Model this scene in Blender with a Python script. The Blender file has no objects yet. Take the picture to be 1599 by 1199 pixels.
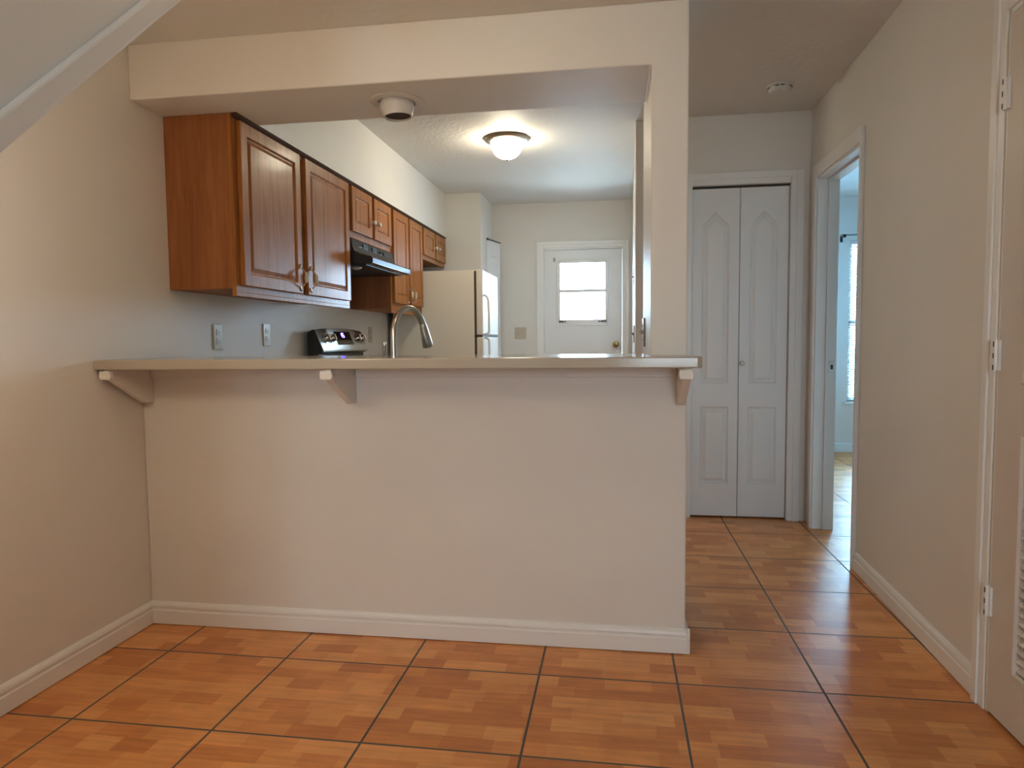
import bpy, bmesh, math, random
from mathutils import Vector, Matrix
random.seed(7)
SC = bpy.context.scene
COL = SC.collection
TILE = 0.4572
CEIL = 2.48

# ------------------------------------------------------------------ materials
def new_mat(name):
    m = bpy.data.materials.new(name); m.use_nodes = True
    nt = m.node_tree; nt.nodes.clear()
    out = nt.nodes.new('ShaderNodeOutputMaterial')
    b = nt.nodes.new('ShaderNodeBsdfPrincipled')
    nt.links.new(b.outputs[0], out.inputs[0])
    return m, nt, b, out

def coords(nt, scale=(1, 1, 1), loc=(0, 0, 0), world=True):
    if world:
        g = nt.nodes.new('ShaderNodeNewGeometry'); src = g.outputs['Position']
    else:
        g = nt.nodes.new('ShaderNodeTexCoord'); src = g.outputs['Object']
    mp = nt.nodes.new('ShaderNodeMapping')
    mp.inputs['Scale'].default_value = scale; mp.inputs['Location'].default_value = loc
    nt.links.new(src, mp.inputs['Vector'])
    return mp.outputs[0]

def noise(nt, vec, scale, detail=4, rough=.55):
    n = nt.nodes.new('ShaderNodeTexNoise')
    n.inputs['Scale'].default_value = scale; n.inputs['Detail'].default_value = detail
    n.inputs['Roughness'].default_value = rough
    nt.links.new(vec, n.inputs['Vector'])
    return n.outputs[0]

def ramp(nt, fac, stops):
    r = nt.nodes.new('ShaderNodeValToRGB')
    e = r.color_ramp.elements
    while len(e) < len(stops): e.new(.5)
    for k, (p, c) in enumerate(stops):
        e[k].position = p; e[k].color = (*c, 1) if len(c) == 3 else c
    nt.links.new(fac, r.inputs[0])
    return r.outputs[0]

def bump(nt, b, h, strength, dist=.002):
    n = nt.nodes.new('ShaderNodeBump')
    n.inputs['Strength'].default_value = strength; n.inputs['Distance'].default_value = dist
    nt.links.new(h, n.inputs['Height']); nt.links.new(n.outputs[0], b.inputs['Normal'])
    return n

def mixc(nt, fac, a, b, mode='MIX'):
    m = nt.nodes.new('ShaderNodeMix'); m.data_type = 'RGBA'; m.blend_type = mode
    for val, idx in ((fac, 0), (a, 6), (b, 7)):
        if hasattr(val, 'is_linked') or hasattr(val, 'links'): nt.links.new(val, m.inputs[idx])
        elif idx == 0: m.inputs[0].default_value = val
        else: m.inputs[idx].default_value = (*val, 1)
    return m.outputs[2]

def paint(name, col, rough=.6, bscale=55, bstr=.25, spec=.4, bdist=.0025, coat=0):
    m, nt, b, _ = new_mat(name)
    v = coords(nt)
    n = noise(nt, v, bscale, 3, .5)
    n2 = noise(nt, v, 1.3, 2)
    lo = tuple(c * .965 for c in col)
    nt.links.new(ramp(nt, n2, [(.35, lo), (.65, col)]), b.inputs['Base Color'])
    b.inputs['Roughness'].default_value = rough
    b.inputs['Specular IOR Level'].default_value = spec
    if bstr: bump(nt, b, n, bstr, bdist)
    return m

def plain(name, col, rough=.4, metal=0, spec=.5, wear=.06):
    m, nt, b, _ = new_mat(name)
    n = noise(nt, coords(nt), 38, 3)
    nt.links.new(ramp(nt, n, [(.3, tuple(c * (1 - wear) for c in col)), (.7, col)]), b.inputs['Base Color'])
    b.inputs['Roughness'].default_value = rough; b.inputs['Metallic'].default_value = metal
    b.inputs['Specular IOR Level'].default_value = spec
    return m

def brushed(name, col, rough=.3, vert=False):
    m, nt, b, _ = new_mat(name)
    v = coords(nt, (900, 6, 900) if not vert else (500, 500, 8))
    n = noise(nt, v, 1, 2)
    nt.links.new(ramp(nt, n, [(.3, tuple(c * .85 for c in col)), (.7, col)]), b.inputs['Base Color'])
    b.inputs['Metallic'].default_value = 1; b.inputs['Roughness'].default_value = rough
    return m

def oak(name, c1, c2, c3, rough=.40, coat=.07):
    m, nt, b, _ = new_mat(name)
    v = coords(nt, (34, 34, 1.6))
    warp = noise(nt, coords(nt, (3, 3, .8)), 2.0, 3)
    a = nt.nodes.new('ShaderNodeVectorMath'); a.operation = 'ADD'
    s = nt.nodes.new('ShaderNodeVectorMath'); s.operation = 'SCALE'; s.inputs[3].default_value = 2.2
    nt.links.new(warp, s.inputs[0]); nt.links.new(v, a.inputs[0]); nt.links.new(s.outputs[0], a.inputs[1])
    n = noise(nt, a.outputs[0], 1.0, 6, .62)
    fine = noise(nt, coords(nt, (420, 420, 7)), 1, 2, .5)
    base = ramp(nt, n, [(.30, c1), (.5, c2), (.70, c3)])
    grain = ramp(nt, fine, [(.38, (.80, .78, .76)), (.55, (1, 1, 1))])
    nt.links.new(mixc(nt, .55, base, grain, 'MULTIPLY'), b.inputs['Base Color'])
    b.inputs['Roughness'].default_value = rough
    b.inputs['Coat Weight'].default_value = coat; b.inputs['Coat Roughness'].default_value = .13
    b.inputs['Specular IOR Level'].default_value = .16
    bump(nt, b, fine, .12, .0008)
    return m

def emitter(name, col, strength):
    m, nt, b, out = new_mat(name)
    b.inputs['Base Color'].default_value = (.9, .88, .82, 1)
    b.inputs['Emission Color'].default_value = (*col, 1)
    b.inputs['Emission Strength'].default_value = strength
    b.inputs['Roughness'].default_value = .3
    return m

def thin_glass(name, tint=(1, 1, 1)):
    m = bpy.data.materials.new(name); m.use_nodes = True
    nt = m.node_tree; nt.nodes.clear()
    out = nt.nodes.new('ShaderNodeOutputMaterial')
    t = nt.nodes.new('ShaderNodeBsdfTransparent'); t.inputs[0].default_value = (*tint, 1)
    g = nt.nodes.new('ShaderNodeBsdfGlossy'); g.inputs['Roughness'].default_value = .02
    fr = nt.nodes.new('ShaderNodeFresnel'); fr.inputs[0].default_value = 1.3
    mx = nt.nodes.new('ShaderNodeMixShader')
    nt.links.new(fr.outputs[0], mx.inputs[0]); nt.links.new(t.outputs[0], mx.inputs[1]); nt.links.new(g.outputs[0], mx.inputs[2])
    nt.links.new(mx.outputs[0], out.inputs[0])
    return m

def floor_mat():
    m, nt, b, _ = new_mat('wood_print_floor_tile')
    # tile joints sit at x = (i + .52) TILE, y = (j - 1.5) TILE
    vt = coords(nt, (1, 1, 1), (-.52 * TILE + 20 * TILE, 1.5 * TILE + 20 * TILE, 0))
    br = nt.nodes.new('ShaderNodeTexBrick')
    br.offset = 0; br.squash = 1
    br.inputs['Scale'].default_value = 1
    br.inputs['Brick Width'].default_value = TILE; br.inputs['Row Height'].default_value = TILE
    br.inputs['Mortar Size'].default_value = .0042; br.inputs['Mortar Smooth'].default_value = .25
    br.inputs['Color1'].default_value = (.86, .86, .86, 1); br.inputs['Color2'].default_value = (1, 1, 1, 1)
    br.inputs['Mortar'].default_value = (1, 1, 1, 1)
    nt.links.new(vt, br.inputs['Vector'])
    st = nt.nodes.new('ShaderNodeTexBrick')
    st.offset = .37; st.offset_frequency = 2; st.squash = .72; st.squash_frequency = 3
    st.inputs['Scale'].default_value = 1
    st.inputs['Brick Width'].default_value = .152; st.inputs['Row Height'].default_value = TILE / 7
    st.inputs['Mortar Size'].default_value = .0; st.inputs['Bias'].default_value = 0
    st.inputs['Color1'].default_value = (0, 0, 0, 1); st.inputs['Color2'].default_value = (1, 1, 1, 1)
    nt.links.new(vt, st.inputs['Vector'])
    grain = noise(nt, coords(nt, (5, 62, 1)), 1.0, 5, .6)
    cloud = noise(nt, coords(nt, (1, 1, 1)), 9, 3, .5)
    strip = ramp(nt, st.outputs['Color'], [(.0, FLOOR_D), (.5, FLOOR_M), (1.0, FLOOR_L)])
    g = ramp(nt, grain, [(.32, (.82, .78, .75)), (.62, (1.08, 1.08, 1.08))])
    c = mixc(nt, .75, strip, g, 'MULTIPLY')
    c = mixc(nt, .5, c, ramp(nt, cloud, [(.35, (.86, .86, .86)), (.65, (1.08, 1.08, 1.06))]), 'MULTIPLY')
    c = mixc(nt, .6, c, br.outputs['Color'], 'MULTIPLY')
    c = mixc(nt, br.outputs['Fac'], c, (.125, .105, .092))
    nt.links.new(c, b.inputs['Base Color'])
    rr = nt.nodes.new('ShaderNodeMapRange')
    rr.inputs[3].default_value = .34; rr.inputs[4].default_value = .75
    nt.links.new(br.outputs['Fac'], rr.inputs[0]); nt.links.new(rr.outputs[0], b.inputs['Roughness'])
    b.inputs['Specular IOR Level'].default_value = .5
    inv = nt.nodes.new('ShaderNodeMath'); inv.operation = 'SUBTRACT'; inv.inputs[0].default_value = 1
    nt.links.new(br.outputs['Fac'], inv.inputs[1])
    b1 = nt.nodes.new('ShaderNodeBump'); b1.inputs['Strength'].default_value = .6; b1.inputs['Distance'].default_value = .0015
    nt.links.new(inv.outputs[0], b1.inputs['Height'])
    b2 = nt.nodes.new('ShaderNodeBump'); b2.inputs['Strength'].default_value = .10; b2.inputs['Distance'].default_value = .003
    nt.links.new(noise(nt, coords(nt), 14, 2), b2.inputs['Height']); nt.links.new(b1.outputs[0], b2.inputs['Normal'])
    nt.links.new(b2.outputs[0], b.inputs['Normal'])
    return m

FLOOR_D, FLOOR_M, FLOOR_L = (.64, .230, .065), (.78, .320, .095), (.88, .41, .140)
M = {}
M['wall'] = paint('cream_wall_paint', (.82, .785, .73), .5, 60, .22, .35)
M['ceiling'] = paint('textured_ceiling_paint', (.76, .73, .68), .60, 34, .5, .3, .005)
M['kitchen_ceiling'] = M['ceiling']
M['trim'] = paint('white_trim_enamel', (.88, .87, .845), .32, 20, .05, .5)
M['door'] = paint('white_door_enamel', (.86, .86, .855), .36, 30, .06, .5)
M['closet'] = paint('cream_closet_enamel', (.70, .64, .575), .4, 40, .06, .4)
M['bar'] = paint('cream_laminate', (.50, .45, .37), .14, 90, .02, .6)
M['patch'] = paint('white_caulk', (.86, .83, .78), .6, 120, .3, .3)
M['floor'] = floor_mat()
M['oak'] = oak('stained_oak', (.27, .098, .024), (.385, .152, .042), (.50, .215, .068))
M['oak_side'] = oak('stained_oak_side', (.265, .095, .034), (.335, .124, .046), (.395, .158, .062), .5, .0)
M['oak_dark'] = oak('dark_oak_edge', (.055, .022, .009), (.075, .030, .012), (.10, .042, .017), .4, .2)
M['nickel'] = brushed('brushed_nickel', (.58, .55, .50), .24, True)
M['steel'] = brushed('range_steel', (.52, .53, .51), .30)
M['chrome'] = plain('satin_chrome', (.62, .60, .56), .18, 1)
M['brass'] = plain('antique_brass', (.42, .31, .14), .25, 1)
M['ceramic'] = plain('ivory_ceramic', (.72, .66, .54), .15)
M['black'] = plain('black_plastic', (.012, .012, .013), .35)
M['blackgloss'] = plain('black_glass', (.010, .010, .012), .07)
M['hood'] = plain('black_hood_enamel', (.022, .027, .034), .22)
M['hood_in'] = plain('dark_hood_filter', (.014, .014, .016), .5)
M['fridge'] = paint('almond_fridge_enamel', (.76, .72, .64), .48, 160, .06, .25, .001)
M['almond'] = plain('almond_plate_plastic', (.60, .53, .40), .32)
M['grey_plate'] = plain('steel_switch_plate', (.34, .31, .29), .3, .6)
M['slot'] = plain('dark_slot', (.05, .042, .035), .5)
M['white_plastic'] = plain('white_plastic', (.74, .72, .68), .4)
M['vent'] = plain('white_metal_fitting', (.70, .66, .60), .4)
M['dark'] = plain('dark_opening', (.05, .035, .028), .6)
M['glass'] = thin_glass('window_glass')
M['dome_kitchen'] = emitter('lit_frosted_dome', (1.0, .90, .68), 15.0)
M['dome_dining'] = emitter('lit_frosted_dome_warm', (1.0, .79, .55), 4.4)
M['digits'] = emitter('blue_clock_digits', (.10, .07, 1.0), 4.0)
M['blind'] = plain('white_vinyl_slats', (.80, .80, .80), .5)
M['rod'] = plain('black_rod_metal', (.015, .015, .017), .35, .3)
M['ground'] = paint('pale_concrete', (.55, .53, .48), .9, 8, .2)

# ------------------------------------------------------------------ mesh helpers
class MB:
    def __init__(s): s.bm = bmesh.new()
    def box(s, x0, x1, y0, y1, z0, z1):
        v = [s.bm.verts.new((x, y, z)) for x in (x0, x1) for y in (y0, y1) for z in (z0, z1)]
        for f in ((0, 1, 3, 2), (4, 6, 7, 5), (0, 4, 5, 1), (2, 3, 7, 6), (0, 2, 6, 4), (1, 5, 7, 3)):
            s.bm.faces.new([v[i] for i in f])
        return s
    def prism(s, pts, axis, a, b):
        """pts: polygon in the two other axes (cyclic order x->y->z), extruded on axis from a to b"""
        def P(p, t):
            if axis == 'x': return (t, p[0], p[1])
            if axis == 'y': return (p[0], t, p[1])
            return (p[0], p[1], t)
        A = [s.bm.verts.new(P(p, a)) for p in pts]; B = [s.bm.verts.new(P(p, b)) for p in pts]
        n = len(pts)
        s.bm.faces.new(A); s.bm.faces.new(B[::-1])
        for i in range(n): s.bm.faces.new((A[i], A[(i + 1) % n], B[(i + 1) % n], B[i]))
        return s
    def lathe(s, prof, c, axis='z', n=32, cap=True):
        """prof: list of (radius, offset along axis)"""
        rings = []
        for r, t in prof:
            ring = []
            for k in range(n):
                a = 2 * math.pi * k / n; u, w = r * math.cos(a), r * math.sin(a)
                if axis == 'z': p = (c[0] + u, c[1] + w, c[2] + t)
                elif axis == 'x': p = (c[0] + t, c[1] + u, c[2] + w)
                else: p = (c[0] + u, c[1] + t, c[2] + w)
                ring.append(s.bm.verts.new(p))
            rings.append(ring)
        for A, B in zip(rings, rings[1:]):
            for k in range(n): s.bm.faces.new((A[k], A[(k + 1) % n], B[(k + 1) % n], B[k]))
        if cap:
            s.bm.faces.new(rings[0]); s.bm.faces.new(rings[-1][::-1])
        return s
    def tube(s, pts, rad, n=12):
        pts = [Vector(p) for p in pts]
        rads = rad if isinstance(rad, (list, tuple)) else [rad] * len(pts)
        rings = []; ref = None
        for i, p in enumerate(pts):
            d = (pts[min(i + 1, len(pts) - 1)] - pts[max(i - 1, 0)]).normalized()
            if ref is None:
                ref = d.cross(Vector((0, 0, 1)))
                if ref.length < .01: ref = d.cross(Vector((1, 0, 0)))
                ref.normalize()
            else:
                ref = (ref - d * ref.dot(d)).normalized()
            o = d.cross(ref)
            rings.append([s.bm.verts.new(p + rads[i] * (math.cos(2 * math.pi * k / n) * ref + math.sin(2 * math.pi * k / n) * o)) for k in range(n)])
        for A, B in zip(rings, rings[1:]):
            for k in range(n): s.bm.faces.new((A[k], A[(k + 1) % n], B[(k + 1) % n], B[k]))
        s.bm.faces.new(rings[0]); s.bm.faces.new(rings[-1][::-1])
        return s
    def sphere(s, c, r, sc=(1, 1, 1), seg=20):
        mt = Matrix.Translation(c) @ Matrix.Diagonal((sc[0] * r, sc[1] * r, sc[2] * r, 1))
        bmesh.ops.create_uvsphere(s.bm, u_segments=seg, v_segments=seg // 2, radius=1, matrix=mt)
        return s
    def panelled(s, O, U, V, N, W, H, thick, panels, profile, close=True):
        """a slab (front face at N=0) whose front has moulded panels; profile = [(inset, depth)...] from the outline inwards"""
        O, U, V, N = Vector(O), Vector(U), Vector(V), Vector(N)
        P = lambda u, v, d: s.bm.verts.new(O + U * u + V * v + N * d)
        outer = [P(0, 0, 0), P(W, 0, 0), P(W, H, 0), P(0, H, 0)]
        es = [s.bm.edges.new((outer[i], outer[(i + 1) % 4])) for i in range(4)]
        for poly in panels:
            loop = [P(u, v, 0) for u, v in poly]
            es += [s.bm.edges.new((loop[i], loop[(i + 1) % len(loop)])) for i in range(len(loop))]
            prev = loop
            for ins, d in profile:
                q = inset(poly, ins); nl = [P(u, v, d) for u, v in q]
                for i in range(len(nl)):
                    j = (i + 1) % len(nl); s.bm.faces.new((prev[i], prev[j], nl[j], nl[i]))
                prev = nl
            if close: s.bm.faces.new(prev)
        bmesh.ops.triangle_fill(s.bm, use_beauty=True, use_dissolve=False, edges=es)
        back = [P(0, 0, -thick), P(W, 0, -thick), P(W, H, -thick), P(0, H, -thick)]
        for i in range(4):
            j = (i + 1) % 4; s.bm.faces.new((outer[i], outer[j], back[j], back[i]))
        if close: s.bm.faces.new(back[::-1])
        return s
    def build(s, name, mat, parent=None, bevel=0, smooth=False, seg=2):
        bmesh.ops.recalc_face_normals(s.bm, faces=s.bm.faces)
        me = bpy.data.meshes.new(name)
        # object origin at the mesh's centre base, parts in their parent's frame
        vs = [v.co for v in s.bm.verts]
        c = Vector(((min(v.x for v in vs) + max(v.x for v in vs)) / 2, (min(v.y for v in vs) + max(v.y for v in vs)) / 2, min(v.z for v in vs)))
        bmesh.ops.translate(s.bm, verts=s.bm.verts, vec=-c)
        s.bm.to_mesh(me); s.bm.free()
        me.materials.append(mat)
        if smooth:
            for p in me.polygons: p.use_smooth = True
        o = bpy.data.objects.new(name, me); COL.objects.link(o)
        if parent is not None:
            o.parent = parent; o.location = c - world_loc(parent)
        else: o.location = c
        if bevel:
            md = o.modifiers.new('bevel', 'BEVEL'); md.width = bevel; md.segments = seg; md.limit_method = 'ANGLE'; md.angle_limit = math.radians(40)
        if smooth:
            try: me.set_sharp_from_angle(angle=math.radians(42))
            except Exception: pass
        return o

def boxes_union(boxes):
    """one watertight shell round overlapping or touching boxes, with no inner faces"""
    xs = sorted({v for b in boxes for v in b[0:2]}); ys = sorted({v for b in boxes for v in b[2:4]}); zs_ = sorted({v for b in boxes for v in b[4:6]})
    full = set()
    for i in range(len(xs) - 1):
        for j in range(len(ys) - 1):
            for l in range(len(zs_) - 1):
                c_ = ((xs[i] + xs[i + 1]) / 2, (ys[j] + ys[j + 1]) / 2, (zs_[l] + zs_[l + 1]) / 2)
                if any(b[0] < c_[0] < b[1] and b[2] < c_[1] < b[3] and b[4] < c_[2] < b[5] for b in boxes): full.add((i, j, l))
    m = MB(); cache = {}
    def V(i, j, l):
        if (i, j, l) not in cache: cache[(i, j, l)] = m.bm.verts.new((xs[i], ys[j], zs_[l]))
        return cache[(i, j, l)]
    for (i, j, l) in full:
        for d, q in (((1, 0, 0), ((1, 0, 0), (1, 1, 0), (1, 1, 1), (1, 0, 1))), ((-1, 0, 0), ((0, 0, 0), (0, 0, 1), (0, 1, 1), (0, 1, 0))),
                     ((0, 1, 0), ((0, 1, 0), (0, 1, 1), (1, 1, 1), (1, 1, 0))), ((0, -1, 0), ((0, 0, 0), (1, 0, 0), (1, 0, 1), (0, 0, 1))),
                     ((0, 0, 1), ((0, 0, 1), (1, 0, 1), (1, 1, 1), (0, 1, 1))), ((0, 0, -1), ((0, 0, 0), (0, 1, 0), (1, 1, 0), (1, 0, 0)))):
            if (i + d[0], j + d[1], l + d[2]) not in full: m.bm.faces.new([V(i + a, j + b, l + c) for a, b, c in q])
    bmesh.ops.dissolve_limit(m.bm, angle_limit=.01, verts=m.bm.verts, edges=m.bm.edges)
    return m

def world_loc(o):
    v = Vector(o.location)
    while o.parent is not None:
        o = o.parent; v = v + Vector(o.location)
    return v

def inset(poly, d):
    n = len(poly); out = []
    area = sum(poly[i][0] * poly[(i + 1) % n][1] - poly[(i + 1) % n][0] * poly[i][1] for i in range(n))
    sg = 1 if area > 0 else -1
    for i in range(n):
        p0, p1, p2 = Vector(poly[i - 1]), Vector(poly[i]), Vector(poly[(i + 1) % n])
        a = (p1 - p0).normalized(); b = (p2 - p1).normalized()
        na = Vector((-a.y, a.x)) * sg; nb = Vector((-b.y, b.x)) * sg
        k = 1 + na.dot(nb)
        q = p1 + (na + nb) * (d / max(k, .2))
        out.append((q.x, q.y))
    return out

def rect(u0, u1, v0, v1): return [(u0, v0), (u1, v0), (u1, v1), (u0, v1)]

def thing(name, label, cat, loc, group=None):
    o = bpy.data.objects.new(name, None); COL.objects.link(o); o.location = loc
    o.empty_display_size = .05
    o['label'] = label; o['category'] = cat
    if group: o['group'] = group
    return o
def tag(o, label, cat, group=None):
    o['label'] = label; o['category'] = cat
    if group: o['group'] = group
    return o
def struct(o, label=None):
    o['kind'] = 'structure'
    if label: o['label'] = label
    return o
def struct_root(name, loc, label=None):
    o = bpy.data.objects.new(name, None); COL.objects.link(o); o.location = loc; o.empty_display_size = .05
    return struct(o, label)

# ------------------------------------------------------------------ the room shell
W, T, D = M['wall'], M['trim'], M['door']
YK = 4.35          # kitchen back wall
YH = 1.92          # hall back wall
YR = 4.62          # far wall of the room beyond the doorway
SX = 1.15          # side of the staircase
YB = -5.6          # wall behind the camera

struct(MB().box(-.15, 5.3, YB - .15, 4.9, -.12, 0).build('floor', M['floor']), 'glossy wood-print tile floor with dark joints')
struct(MB().box(-.15, 5.3, YB - .15, 4.9, CEIL, CEIL + .12).build('ceiling', M['ceiling']), 'textured off-white ceiling')
struct(MB().box(0, 2.113, YB, 0, 2.28, CEIL).build('ceiling_dining', M['ceiling'], bevel=.004), 'lower ceiling in front of the beam')
struct(MB().box(-.15, 0, YB, YK + .15, 0, CEIL).build('wall_left', W), 'long cream wall at the left')
struct(boxes_union([(0, 2.113, 0, .115, 0, 1.038), (0, 2.113, 0, .385, 2.075, CEIL), (1.987, 2.113, 0, .70, 0, CEIL)]).build('wall_front', W, bevel=.006), 'cream half wall with end pillar and deep beam framing the bar opening')
struct(MB().box(0, .312, .386, 3.75, 2.078, CEIL).build('wall_soffit', W, bevel=.004), 'cream soffit over the oak cabinets')
struct(MB().box(0, .645, 3.75, YK, 0, CEIL).build('wall_closet', W, bevel=.006), 'boxed closet wall past the fridge')
# kitchen back wall with the outside door's opening
DX0, DX1, DZ = 1.150, 1.930, 2.035
struct(MB().box(0, DX0, YK, YK + .14, 0, CEIL).box(DX1, 3.12, YK, YK + .14, 0, CEIL).box(DX0, DX1, YK, YK + .14, DZ, CEIL).build('wall_kitchen', W), 'kitchen back wall round the outside door')
# wall between kitchen and hall closet, slightly splayed
struct(MB().prism([(1.985, YH), (2.10, YH + .001), (2.14, YK), (2.025, YK)], 'z', 0, CEIL).build('wall_partition', W, bevel=.004), 'wall end between kitchen and bifold closet')
# hall back wall with bifold opening
BX0, BX1, BZ = 2.330, 2.906, 2.062
struct(MB().box(2.10, BX0, YH, YH + .11, 0, CEIL).box(BX1, 3.12, YH, YH + .11, 0, CEIL).box(BX0, BX1, YH, YH + .11, BZ, CEIL).build('wall_hall', W), 'hall end wall round the bifold closet')
struct(MB().box(2.14, 3.12, 2.75, 2.85, 0, CEIL).build('wall_closet_back', W))
# right wall: doorway, then a plain stretch, then the louvred door
RY0, RY1, RZ = 1.030, 1.760, 2.055
LY0, LY1, LZ = -.905, -.268, 2.052
mb = MB()
mb.prism([(3.02, RY0), (2.983, LY1), (3.11, LY1), (3.12, RY0)], 'z', 0, CEIL)
mb.box(3.02, 3.12, RY1, YH, 0, CEIL).box(3.02, 3.12, RY0, RY1, RZ, CEIL)
mb.box(2.983, 3.11, LY0, LY1, LZ, CEIL).box(2.983, 3.11, YB, LY0, 0, CEIL)
struct(mb.build('wall_right', W), 'cream right wall between doorway and louvred door')
struct(MB().box(3.6, 3.7, YB, .8, 0, CEIL).build('wall_linen_closet', W))
# room beyond the doorway
WX0, WX1, WZ0, WZ1 = 4.10, 4.95, .50, 2.06
struct(MB().box(3.02, 3.12, YH + .11, YR, 0, CEIL).build('wall_room_left', W))
struct(MB().box(3.12, 5.2, .8, .9, 0, CEIL).build('wall_room_near', W))
struct(boxes_union([(5.1, 5.2, .9, 3.0, 0, CEIL), (5.1, 5.2, 3.7, YR, 0, CEIL), (5.1, 5.2, 3.0, 3.7, 0, .9), (5.1, 5.2, 3.0, 3.7, 2.0, CEIL)]).build('wall_room_right', W))
struct(MB().box(5.14, 5.146, 3.0, 3.7, .9, 2.0).build('added_window', thin_glass('blue_window_glass', (.40, .54, .62))))  # unseen window, added to bring more daylight into the room beyond
struct(MB().box(3.02, WX0, YR, YR + .14, 0, CEIL).box(WX1, 5.2, YR, YR + .14, 0, CEIL).box(WX0, WX1, YR, YR + .14, 0, WZ0).box(WX0, WX1, YR, YR + .14, WZ1, CEIL).build('wall_room_far', W), 'far wall of the room seen through the doorway')
# wall behind the camera with a wide window
VX0, VX1, VZ0, VZ1 = 2.02, 2.92, .85, 2.05
struct(MB().box(0, VX0, YB - .14, YB, 0, CEIL).box(VX1, 3.11, YB - .14, YB, 0, CEIL).box(VX0, VX1, YB - .14, YB, 0, VZ0).box(VX0, VX1, YB - .14, YB, VZ1, CEIL).build('wall_behind', W))
# staircase enclosure, upper left
k = .957
zs = lambda y: 1.36 + k * (y + 1.742)
yt = -1.742 + (2.278 - 1.36) / k
struct(MB().prism([(yt, 2.278), (-1.90, zs(-1.90)), (-1.90, 0), (YB + .02, 0), (YB + .02, 2.278)], 'x', .001, SX - .012).build('wall_stairs', W, bevel=.004), 'painted side of the staircase running up to the right')
def band(y): return zs(y)
struct(MB().prism([(yt, band(yt) - .006), (-2.02, band(-2.02) - .006), (-2.02, band(-2.02) + .041), (yt - .041 / k, 2.278)], 'x', SX - .012, SX).build('trim_1', W, bevel=.006, seg=3), 'sloped skirt board along the staircase edge')

# ------------------------------------------------------------------ baseboards
def baseboard(name, p0, p1, nrm, h=.088, label=None, t=.015, ext=0):
    """profile extruded between two floor points, standing out along nrm"""
    prof = [(0, 0), (t, 0), (t, h * .60), (t * .72, h * .64), (t * .72, h * .74), (t * .95, h * .78), (t * .80, h * .88), (t * .45, h * .97), (0, h)]
    p0, p1, nrm = Vector((*p0, 0)), Vector((*p1, 0)), Vector((*nrm, 0)).normalized()
    m = MB(); A, B = [], []
    for d, z in prof:
        A.append(m.bm.verts.new(p0 + nrm * d + Vector((0, 0, z + .003)))); B.append(m.bm.verts.new(p1 + nrm * d + Vector((0, 0, z + .003))))
    n = len(prof); m.bm.faces.new(A); m.bm.faces.new(B[::-1])
    for i in range(n): m.bm.faces.new((A[i], A[(i + 1) % n], B[(i + 1) % n], B[i]))
    return struct(m.build(name, T, bevel=0), label)
baseboard('baseboard_left', (0, -1.88), (0, 0), (1, 0), label='white moulded baseboard on the left wall')
baseboard('baseboard_half', (.0, 0), (2.128, 0), (0, -1), label='white moulded baseboard along the half wall')
baseboard('baseboard_pillar', (2.113, -.015), (2.113, .70), (1, 0))
baseboard('baseboard_right', (3.0195, 1.005), (2.985, -.198), (-1, .028), label='white moulded baseboard on the right wall')
baseboard('baseboard_room', (3.13, YR), (5.1, YR), (0, -1), .09, label='white baseboard in the room beyond')
baseboard('baseboard_room_left', (3.12, YH + .2), (3.12, YR - .02), (1, 0), .09)

# ------------------------------------------------------------------ casings
def casing(name, pieces, label=None):
    m = MB()
    for p in pieces: m.box(*p)
    return struct(m.build(name, T, bevel=.004, seg=2), label)
c = .019
def cased(name, x0, x1, z1, yf, w=.066, label=None, both=True):
    """stepped casing round an opening in a wall whose face is y = yf (camera side)"""
    m = MB()
    for a, b, th in ((0, w * .55, .012), (w * .45, w, .019)):
        m.box(x0 - b, x0 - a, yf - th, yf, 0, z1 + b)
        m.box(x1 + a, x1 + b, yf - th, yf, 0, z1 + b)
        m.box(x0 - a, x1 + a, yf - th, yf, z1 + a, z1 + b)
    return struct(m.build(name, T, bevel=.003), label)
cased('trim_2', DX0, DX1, DZ, YK, .062, 'white casing round the outside door')
cased('trim_3', BX0 , BX1, BZ, YH, .074, 'white casing round the bifold closet')
# doorway on the right: jamb lining plus casing on the hall side
jm = MB()
jm.box(3.012, 3.128, RY1 - .018, RY1, 0, RZ).box(3.012, 3.128, RY0, RY0 + .018, 0, RZ).box(3.012, 3.128, RY0, RY1, RZ - .018, RZ)
jm.box(3.068, 3.128, RY1 - .030, RY1 - .018, 0, RZ - .018).box(3.068, 3.128, RY0 + .018, RY0 + .030, 0, RZ - .018).box(3.068, 3.128, RY0 + .03, RY1 - .03, RZ - .03, RZ - .018)
jamb = struct(jm.build('trim_4', T, bevel=.002), 'white jamb of the doorway on the right')
sp = MB().box(3.086, 3.118, RY1 - .0330, RY1 - .030, .925, .990).build('strike_plate', M['chrome'], jamb, bevel=.001)
sp['label'] = 'metal strike plate'
MB().box(3.096, 3.108, RY1 - .0345, RY1 - .0325, .945, .972).build('latch_hole', M['slot'], sp)
cm = MB()
cm.box(3.000, 3.02, RY1 - .006, RY1 + .036, 0, RZ + .066).box(3.006, 3.02, RY1 + .036, RY1 + .062, 0, RZ + .064)
cm.box(3.000, 3.02, RY0 - .016, RY0 + .006, 0, RZ + .066).box(3.000, 3.02, RY0 + .006, RY1 - .006, RZ - .006, RZ + .066)
struct(cm.build('trim_5', T, bevel=.003), 'white casing round the doorway on the right')
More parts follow.
